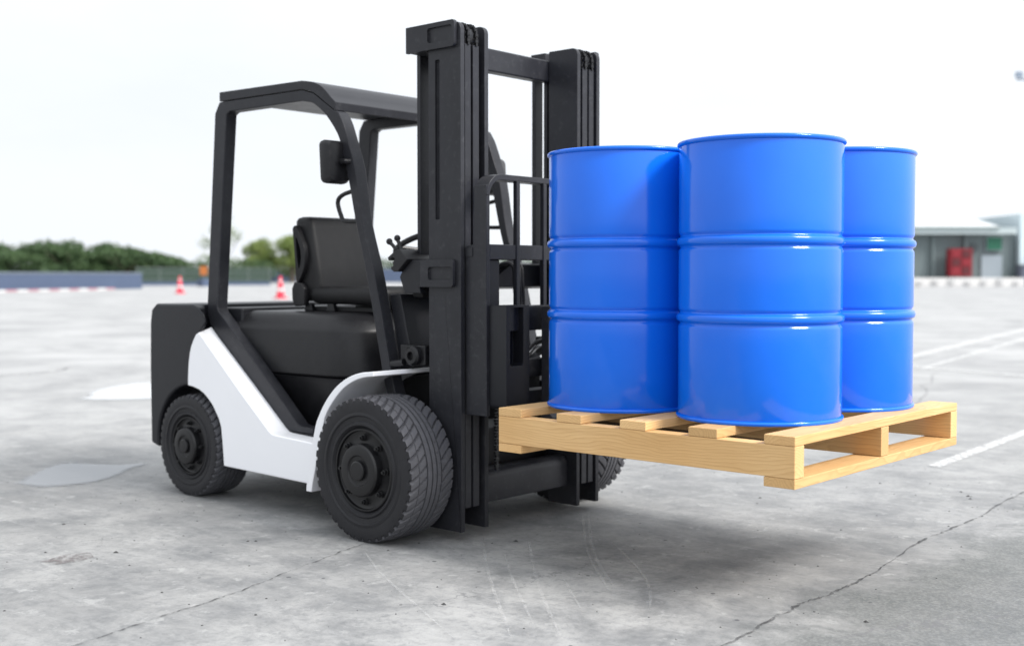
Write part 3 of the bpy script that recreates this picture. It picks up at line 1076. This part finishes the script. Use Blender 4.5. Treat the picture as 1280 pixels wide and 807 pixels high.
def wheel(x, yo, R0, w, s, blocks, rim_r):
    """s=-1: right side of the truck (outer face towards -y)"""
    yc = s * (yo - w / 2)
    c = Vector((x, yc, R0 - .004))
    k = R0 / .29
    yf = w / 2                              # outer face, measured from the wheel's centre plane
    prof = [(rim_r + .004 * k, -.05), (rim_r + .004 * k, yf - .010), (rim_r - .002 * k, yf - .004), (rim_r - .008 * k, yf - .004), (rim_r - .011 * k, yf - .014),
            (rim_r - .018 * k, yf - .017), (.118 * k, yf - .016), (.108 * k, yf - .014), (.0005, yf - .014)]
    wl = part('wheel', lathe(BM(), prof, c, 'y', 72, s), 'rim', 0, parent=FK, smooth=28)
    V, F = tyre_mesh(R0, w, c, -s, blocks)
    ty = mesh_np('tyre', V, F, M['rubber'], wl, c, smooth=True)
    ty.data.set_sharp_from_angle(angle=R(22))
    ty.data.materials.append(M['tread'])
    nt_ = blocks * 14
    i0_ = 13 * nt_
    mi = np.zeros(len(F), dtype=np.int32)
    mi[i0_ + nt_:-i0_ - nt_] = 1
    ty.data.polygons.foreach_set('material_index', mi)
    hub = [(.106 * k, yf - .020), (.104 * k, yf + .014), (.099 * k, yf + .021), (.092 * k, yf + .023), (.062 * k, yf + .023), (.057 * k, yf + .017), (.052 * k, yf + .016),
           (.040 * k, yf + .016), (.039 * k, yf + .026), (.034 * k, yf + .029), (.0005, yf + .030)]
    obj('hub', lathe(BM(), hub, c, 'y', 56, s), M['rim'], wl, smooth=28)
    for q in range(8):
        a = R(22.5 * 0 + 45 * q + 92)
        pc = c + Vector((.127 * k * math.cos(a), 0, .127 * k * math.sin(a)))
        nut = [(.0135 * k, yf - .018), (.0135 * k, yf - .011), (.0105 * k, yf - .010), (.0105 * k, yf + .002), (.006 * k, yf + .003), (.006 * k, yf + .010), (.0005, yf + .010)]
        obj('lug_nut', lathe(BM(), nut, pc, 'y', 12, s), M['rim'], wl, smooth=28)


for s in (-1, 1):
    wheel(-.6626, .697, .2899, .224, s, 42, .1645)
    wheel(-2.036, .585, .2440, .190, s, 40, .1380)

# ---- counterweight
ac, ar = (-2.036, .244), .283
arch = [(ac[0] + ar * math.cos(R(a)), ac[1] + ar * math.sin(R(a))) for a in range(-8, 190, 9)]
cw = [(-2.385, .222), (-2.388, .60), (-2.382, .82), (-2.368, .885), (-2.325, .913), (-2.012, .913), (-1.97, .900), (-1.92, .872), (-1.895, .835), (-1.952, .778), (-2.0, .72), (-2.0, .56), (-1.72, .52)] + \
     [(-1.72, .21)] + arch + [(-2.316, .205)]
cw_in = [(min(x, -2.028 - .1 * (.913 - z) if z > .55 else x), z) for x, z in cw]
part('counterweight', loft(BM(), [[(x, y, z) for x, z in (cw if abs(y) > .5 else cw_in)] for y in (-.57, -.485, .485, .57)]), 'body', .018, 4)
part('engine_deck', ybox(BM(), -2.06, -1.84, -.41, .41, .40, .897), 'body', .012, 3)
part('chassis', ybox(BM(), -2.2, -.62, -.33, .33, .16, .34), 'dark', .01)
part('axle_housing', ybox(BM(), -.80, -.56, -.47, .47, .20, .40), 'dark', .02)
part('axle_housing', ybox(BM(), -2.12, -1.95, -.42, .42, .16, .33), 'dark', .02)
part('floor_plate', ybox(BM(), -1.46, -.60, -.475, .475, .30, .355), 'body', .006)

# ---- white side panels and fenders
pan = [(-1.757, .171), (-1.766, .27), (-1.777, .35), (-1.793, .385), (-1.814, .412), (-1.842, .446), (-1.874, .472), (-1.911, .496), (-1.952, .513), (-2.0, .523), (-2.044, .527), (-2.042, .567), (-2.039, .607), (-2.033, .648),
       (-2.024, .687), (-2.012, .717), (-1.994, .746), (-1.972, .772), (-1.945, .783), (-1.911, .757), (-1.633, .533), (-1.41, .362), (-1.392, .353), (-1.37, .350), (-1.06, .336), (-1.05, .158)]
fo = [(-1.07, .147), (-1.067, .174), (-1.014, .402), (-.983, .473), (-.933, .542), (-.868, .602), (-.795, .642), (-.723, .663), (-.645, .672)]
fi = [(-1.035, .147), (-1.030, .174), (-.962, .414), (-.94, .477), (-.889, .541), (-.827, .595), (-.758, .630), (-.70, .646), (-.645, .653)]


def dens(pts, k=5):
    return [(p.x, p.z) for p in smooth_path([(a, 0, b_) for a, b_ in pts], k)]


for s in (-1, 1):
    up = {(-1.972, .772): (-2.006, .796), (-1.945, .783): (-1.990, .806), (-1.911, .757): (-1.93, .757)}
    part('side_panel', loft(BM(), [[(x, s * .580, z) for x, z in pan], [(up.get((x, z), (x, z))[0], s * .477, up.get((x, z), (x, z))[1]) for x, z in pan]]), 'white', .006, 3)
    fdo = [fo[0]] + dens(fo[1:])
    fdi = [fi[0]] + dens(fi[1:])
    part('fender', prism(BM(), fdo + fdi[::-1], s * .335, s * .65), 'white', .004, 2)
    part('wheel_well', prism(BM(), [(-1.03, .20), (-.95, .42), (-.88, .54), (-.78, .62), (-.62, .645), (-.60, .30), (-.62, .20)], s * .30, s * .334), 'dark', .0)

# ---- hood under the seat: corner-rounded plan, chamfered top, seam
def plan(ins, n=6):
    x0, x1, yw, r = -1.90 + ins * .3, -1.055 - ins, .435 - ins, .20
    yw2 = yw - .045
    pts = [(x0, -yw)]
    for i in range(n + 1):
        a = R(-90 + 90 * i / n)
        pts.append((x1 - r + r * math.cos(a), -yw2 + r + r * math.sin(a)))
    for i in range(n + 1):
        a = R(90 * i / n)
        pts.append((x1 - r + r * math.cos(a), yw2 - r + r * math.sin(a)))
    pts.append((x0, yw))
    return pts


part('hood', loft(BM(), [[(x, y, z) for x, y in plan(i)] for i, z in ((.004, .602), (0, .608), (0, .795), (.006, .812), (.052, .868), (.070, .880), (.090, .884))]), 'plastic', 0, smooth=28)
part('engine_cover', loft(BM(), [[(x, y, z) for x, y in plan(i)] for i, z in ((.055, .34), (.02, .56), (.004, .592), (.012, .597))]), 'plastic', 0, smooth=28)

# ---- overhead guard
lo_ = [(-.700, .560), (-.733, .673), (-.821, 1.032), (-.898, 1.268), (-.940, 1.49), (-.980, 1.60), (-1.017, 1.690), (-1.050, 1.742)]
outer = dens(lo_, 4) + [(-1.079, 1.755), (-1.142, 1.794), (-1.216, 1.839), (-1.293, 1.860), (-1.908, 1.866), (-1.944, 1.815), (-2.023, .894), (-2.018, .86), (-1.998, .812), (-1.735, .600), (-1.43, .358), (-1.41, .3555), (-1.232, .3555)]
inner = dens([(-.752, .560), (-.784, .67), (-.87, 1.03), (-.944, 1.283), (-.988, 1.459), (-1.038, 1.614), (-1.075, 1.675), (-1.121, 1.726), (-1.158, 1.758), (-1.222, 1.797), (-1.294, 1.812)], 4) + \
    [(-1.825, 1.815), (-1.851, 1.803), (-1.94, .900), (-1.930, .88), (-1.886, .845), (-1.515, .54), (-1.338, .392), (-1.31, .383), (-1.232, .381)]
for s in (-1, 1):
    part('guard_frame', prism(BM(), outer + inner[::-1], s * .42, s * .48), 'black', .005, 2)
rt = dens([(-1.293, 1.901), (-1.221, 1.888), (-1.168, 1.868), (-1.128, 1.839), (-1.098, 1.812), (-1.066, 1.787)], 4)
rb = dens([(-1.293, 1.863), (-1.216, 1.842), (-1.142, 1.797), (-1.079, 1.758)], 4)
part('guard_roof', prism(BM(), [(-1.905, 1.912)] + rt + [(-1.068, 1.752), (-1.074, 1.752)] + rb[::-1] + [(-1.905, 1.869)], -.481, .481), 'black', .003, 2)

for s in (-1, 1):
    # grab handles on the rear edge of each front leg
    hp = [(-.965, s * .45, 1.412), (-1.055, s * .45, 1.395), (-1.090, s * .45, 1.365), (-1.068, s * .45, 1.305), (-1.045, s * .45, 1.284), (-.94, s * .45, 1.280)]
    part('grab_handle', tube(BM(), smooth_path(hp, 5), .0095, 8), 'plastic', 0)
    # mirrors
    mb = []
    for xx, f in ((-1.080, .86), (-1.074, .97), (-1.058, 1.0), (-1.035, .97), (-1.018, .88), (-1.014, .6)):
        mb.append([(xx - (z - 1.53) * .06, y, z) for y, z in rrect(s * .500 - .062 * f, 1.53 - .092 * f, s * .500 + .062 * f, 1.53 + .092 * f, .022)])
    mo = part('mirror', loft(BM(), mb), 'mirror_back' if s > 0 else 'plastic', 0)
    obj('bracket', tube(BM(), [(-1.02, s * .500, 1.53), (-.985, s * .497, 1.53), (-.975, s * .47, 1.53)], .012, 8), M['plastic'], mo)

# ---- seat
def sring(xc, z, hx, hy, r=.04, lean=0.0, bulge=0.0):
    return [(xc + p - bulge * (1 - min(1, (q / hy) ** 2)) * (1 if p > 0 else 0), q, z) for p, q in rrect(-hx, -hy, hx, hy, min(r, hx * .9), 5)]


SY = -.042
seat = part('seat', loft(BM(), [[(p[0], p[1] + SY, p[2]) for p in sring(-1.315, z, hx, hy, .06)] for z, hx, hy in ((.918, .225, .178), (.930, .250, .192), (.960, .262, .200), (.985, .258, .198), (1.0, .235, .182))]), 'seat', 0, smooth=60)
bk = [(.930, -1.560, .060, .175), (.95, -1.560, .084, .188), (1.0, -1.562, .088, .194), (1.10, -1.575, .080, .194), (1.20, -1.592, .074, .192), (1.27, -1.606, .068, .189), (1.308, -1.612, .064, .186), (1.321, -1.616, .054, .180), (1.328, -1.618, .034, .166)]
obj('backrest', loft(BM(), [[(p[0], p[1] + SY, p[2]) for p in sring(x, z, hx, hy, .035, bulge=.018)] for z, x, hx, hy in bk]), M['seat'], seat, smooth=60)
for s in (-1, 1):
    og = dens([(x + .045, z) for x, z in ((-1.690, 1.275), (-1.665, 1.285), (-1.632, 1.23), (-1.605, 1.18), (-1.600, 1.12), (-1.615, 1.07), (-1.650, 1.02), (-1.664, 1.03), (-1.676, 1.15), (-1.690, 1.275))], 3)[:-1]
    ig = dens([(x + .045, z) for x, z in ((-1.668, 1.225), (-1.662, 1.228), (-1.645, 1.20), (-1.632, 1.165), (-1.629, 1.13), (-1.636, 1.10), (-1.645, 1.085), (-1.650, 1.095), (-1.660, 1.15), (-1.668, 1.225))], 3)[:-1]
    obj('side_guard', frame_prism(BM(), og, ig, SY + s * .190, SY + s * .218), M['plastic'], seat, .006, 2)
    obj('hinge_cover', prism(BM(), [(x + .04, z) for x, z in ((-1.690, .99), (-1.670, 1.02), (-1.62, 1.015), (-1.598, .99), (-1.600, .91), (-1.672, .905), (-1.688, .94))], SY + s * .186, SY + s * .222), M['plastic'], seat, .006, 2)
    obj('slide_rail', ybox(BM(), -1.60, -1.10, SY + s * .13, SY + s * .17, .885, .905), M['dark'], seat, .003)
    for x in (-1.56, -1.40):
        obj('foot', prism(BM(), [(x - .03, .884), (x + .03, .884), (x + .02, .92), (x - .02, .92)], SY + s * .172, SY + s * .196), M['plastic'], seat, .004)

# ---- cockpit
dash = [(-.694, 1.045), (-.680, 1.066), (-.62, 1.1135), (-.574, 1.1135), (-.574, 1.006), (-.580, 1.003), (-.572, .980), (-.664, .980)]
for s in (-1, 1):
    part('dash_side', prism(BM(), dash, s * .432, s * .4615), 'body', .003)
part('dashboard', prism(BM(), [(-.715, 1.045), (-.690, 1.095), (-.64, 1.108), (-.60, 1.100), (-.60, 1.0), (-.70, .99)], -.430, .430), 'body', .006)
part('cowl', prism(BM(), [(-.803, .972), (-.738, .977), (-.655, .66), (-.735, .66)], -.418, .10), 'body', .006)
part('cowl_post', prism(BM(), [(-.735, 1.02), (-.68, 1.02), (-.66, .96), (-.72, .96)], -.36, -.05), 'dark', .004)
ct = part('steering_column', tube(BM(), [(-.72, -.02, 1.05), (-.93, -.02, 1.17)], .028, 12), 'plastic', 0)
cst = Vector((-.97, -.02, 1.195))
axs = Vector((-.36, 0, .93)).normalized()
sx_ = Vector((0, 1, 0))
sy_ = axs.cross(sx_)
ring = [cst + .155 * (sx_ * math.cos(2 * math.pi * i / 40) + sy_ * math.sin(2 * math.pi * i / 40)) for i in range(41)]
sw = part('steering_wheel', tube(BM(), ring, .013, 10, caps=False), 'plastic', 0)
for a in (20, 160, 270):
    e = cst + .15 * (sx_ * math.cos(R(a)) + sy_ * math.sin(R(a)))
    obj('spoke', tube(BM(), [cst - axs * .03, cst.lerp(e, .5) - axs * .02, e], .010, 8), M['plastic'], sw)
obj('horn_pad', lathe(BM(), [(.036, 0), (.036, .018), (.028, .026), (.0005, .028)], cst - axs * .045, 'z', 20), M['plastic'], sw)
lever_box = [(-.742, 1.124), (-.686, 1.158), (-.670, 1.158), (-.623, 1.116), (-.681, 1.066), (-.705, 1.066), (-.721, 1.075), (-.722, 1.086), (-.708, 1.091), (-.712, 1.104), (-.698, 1.118), (-.710, 1.124), (-.734, 1.111)]
lb = part('lever_console', prism(BM(), lever_box, -.485, -.10), 'plastic', .004, 3)
for tip, root in (((-.753, -.462, 1.190), (-.708, -.462, 1.155)), ((-.713, -.455, 1.203), (-.690, -.455, 1.152))):
    tip, root = Vector(tip), Vector(root)
    obj('lever', tube(BM(), [root, root.lerp(tip, .6), tip], [.0085, .0075, .009], 10), M['plastic'], lb)
    bm = BM()
    bmesh.ops.create_uvsphere(bm, u_segments=14, v_segments=9, radius=.0135)
    bmesh.ops.translate(bm, verts=bm.verts, vec=tip)
    obj('lever_knob', bm, M['plastic'], lb)

# ---- tilt cylinder mounts beside the cowl
for s in (-1, 1):
    part('tilt_mount', ybox(BM(), -.70, -.555, s * .40, s * .455, .688, .77), 'plastic', .006)
    bc = Vector((-.612, s * .455, .727))
    pn = part('tilt_pin', lathe(BM(), [(.040, -.01), (.040, .018), (.032, .026), (.018, .027), (.017, .012), (.0005, .012)], bc, 'y', 28, s), 'plastic', 0, smooth=28)
    part('tilt_cylinder', tube(BM(), [(-.66, s * .47, .70), (-.73, s * .47, .69)], .014, 10), 'plastic', 0)

# ---- mast
ZT, ZB = 2.037, .039
XF, XR = -.363, -.540


def rail_plate(y0, y1, zt, slot=False, xr=XR):
    o = rrect(xr, ZB, XF, zt, .0, 4, (.030, .004, .002, .002))
    bm = BM()
    if slot:
        i = rrect(-.503, 1.272, -.478, 1.90, .006, 4)
        frame_prism(bm, o, i, y0, y1, 'y', y0 + (y1 - y0) * .55)
    else:
        prism(bm, o, y0, y1)
    return bm


for s in (-1, 1):
    part('mast_rail', rail_plate(s * .445, s * .4225, ZT, s < 0), 'mast', .003, 2)
    part('mast_rail', rail_plate(s * .2850, s * .3076, ZT, False, -.524), 'mast', .003, 2)
    part('mast_channel', ybox(BM(), -.46, -.371, s * .378, s * .412, .13, 1.955), 'mast', .002)
    part('mast_channel', ybox(BM(), -.46, -.371, s * .331, s * .366, .13, 1.955), 'mast', .002)
    part('mast_web', ybox(BM(), -.535, -.462, s * .3076, s * .422, .13, 1.99), 'dark', .0)
    part('mast_web', ybox(BM(), -.566, -.546, s * .30, s * .40, .10, 1.985), 'mast', .002)
    part('rear_column', ybox(BM(), -.665, -.645, s * .335, s * .388, 1.03, 1.985), 'mast', .002)
    for z0, z1, nm_ in ((1.940, 2.043, 'head_bracket'), (1.005, 1.114, 'mast_bracket')):
        o_ = rrect(-.652 if z0 > 1.5 else -.575, z0, -.381 if z0 > 1.5 else -.391, z1, .0, 4, (.012, .001, .001, .014))
        i_ = rrect(-.530, z0 + (.026 if z0 > 1.5 else .028), -.394, z1 - (.018 if z0 > 1.5 else .029), .012, 4)
        part(nm_, frame_prism(BM(), o_, i_, s * .462, s * .4455, 'y', s * .451), 'mast', .003, 2)
        part(nm_ + '_tie', ybox(BM(), -.650 if z0 > 1.5 else -.60, -.566, s * .4455, s * .31, z0 + .002, z1 - .002), 'mast', .003)
    # chain sheaves and lift chains at the head
    for yy in (.349, .395):
        part('chain_sheave', lathe(BM(), [(.0005, -.008), (.036, -.008), (.036, -.005), (.030, -.003), (.030, .003), (.036, .005), (.036, .008), (.0005, .008)], (-.415, s * yy, 1.992), 'y', 28), 'chrome', 0, smooth=30)
        path = [(-.371, 1.958 + .012 * i) for i in range(3)] + [(-.415 + .044 * math.cos(R(a)), 1.992 + .044 * math.sin(R(a))) for a in range(0, 181, 15)]
        bm = BM()
        for q, (x, z) in enumerate(path):
            hw = .0075 if q % 2 else .0045
            ybox(bm, x - .006, x + .006, s * yy - hw, s * yy + hw, z - .0068, z + .0068)
        part('lift_chain', bm, 'rim', 0)['kind'] = 'stuff'
part('cross_beam', ybox(BM(), -.585, -.528, -.2995, .2995, 1.905, 2.000), 'mast', .008, 3)
part('cross_beam', prism(BM(), rrect(-.50, .124, -.412, .258, .022, 6, (.035, .02, .004, .004)), -.2845, .2845), 'mast', .0)
part('cross_beam', ybox(BM(), -.62, -.57, -.33, .33, .60, .68), 'mast', .004)
for y0, x0 in ((-.020, -.455), (.006, -.452), (.032, -.46)):
    hp = [(x0 - .14, y0 - .02, 1.05), (x0 - .06, y0 - .01, 1.10), (x0 - .01, y0, 1.09), (x0, y0, 1.02), (x0 + .004, y0 + .003, .90), (x0 + .002, y0 + .004, .75), (x0, y0, .60), (x0 - .01, y0, .40)]
    part('hydraulic_hose', tube(BM(), smooth_path(hp, 5), .0095, 8), 'rubber', 0)
for q, (y0, z0) in enumerate(((.36, .76), (.36, .735))):
    hp = [(-.60, .16, z0 - .06), (-.60, .22, z0 - .05), (-.61, .30, z0 - .01), (-.62, .37, z0), (-.64, .42, z0 - .01)]
    part('hydraulic_hose', tube(BM(), smooth_path(hp, 5), .008, 8), 'chrome' if q else 'rubber', 0)

# ---- carriage, load backrest and forks
for s in (-1, 1):
    pl = [(-.360, .505), (-.250, .505), (-.250, 1.40)] + [(-.250 - .045 + .045 * math.cos(R(a)), 1.405 + .045 * math.sin(R(a))) for a in ()] + [(-.318, 1.40), (-.318, 1.172), (-.360, 1.165)]
    part('carriage_side', prism(BM(), pl, s * .42, s * .400), 'mast', .003)
    part('roller_cover', ybox(BM(), -.359, -.322, s * .4235, s * .4203, 1.125, 1.16), 'mast', .001)
fr_o = [(-.42, 1.36)] + [(-.42 + .085 - .085 * math.cos(R(a)), 1.360 + .085 * math.sin(R(a))) for a in range(0, 91, 10)]
fr_i = [(-.402, 1.36)] + [(-.402 + .067 - .067 * math.cos(R(a)), 1.360 + .062 * math.sin(R(a))) for a in range(0, 91, 10)]
fr_o = fr_o + [(-y, z) for y, z in fr_o[::-1]]
fr_i = fr_i + [(-y, z) for y, z in fr_i[::-1]]
br = part('load_backrest', prism(BM(), fr_o + fr_i[::-1], -.318, -.247, 'x'), 'mast', .003)
for y in (-.245, -.080, .085, .250):
    obj('backrest_bar', ybox(BM(), -.268, -.2475, y, y + .021, .84, 1.424), M['mast'], br, .003)
part('carriage_bar', ybox(BM(), -.300, -.252, -.40, .40, 1.112, 1.172), 'mast', .004)
part('carriage_bar', ybox(BM(), -.262, -.185, -.40, .40, .835, .932), 'mast', .004)
part('carriage_bar', ybox(BM(), -.262, -.185, -.40, .40, .545, .598), 'mast', .004)
for s in (-1, 1):
    part('carriage_plate', ybox(BM(), -.300, -.268, s * .398, s * .325, .60, 1.112), 'body', .003)
    o_ = rrect(-.405, .535, -.270, .936, .0, 4, (.003, .003, .018, .018))
    i_ = rrect(-.384, .702, -.306, .928, .014, 4, (.002, .002, .014, .014))
    bm = frame_prism(BM(), [(s * -y, z) for y, z in o_], [(s * -y, z) for y, z in i_], -.160, -.250, 'x', -.215)
    part('fork_bracket', bm, 'body', .003)
    # chain hanging inside the mast
    bm = BM()
    for q in range(34):
        hw = .010 if q % 2 else .006
        ybox(bm, -.336, -.324, s * .275 - hw, s * .275 + hw, .27 + q * .013, .281 + q * .013)
    part('lift_chain', bm, 'rim', 0)['kind'] = 'stuff'
    y0, y1 = s * .095, s * .210
    fk = [(-.150, .93), (-.150, .49), (-.14, .468), (-.12, .452), (-.09, .445), (.10, .445), (.78, .462), (.80, .470), (.79, .478), (.10, .485), (-.09, .492), (-.108, .51), (-.112, .93)]
    part('fork', prism(BM(), fk, y0, y1), 'mast', .003)
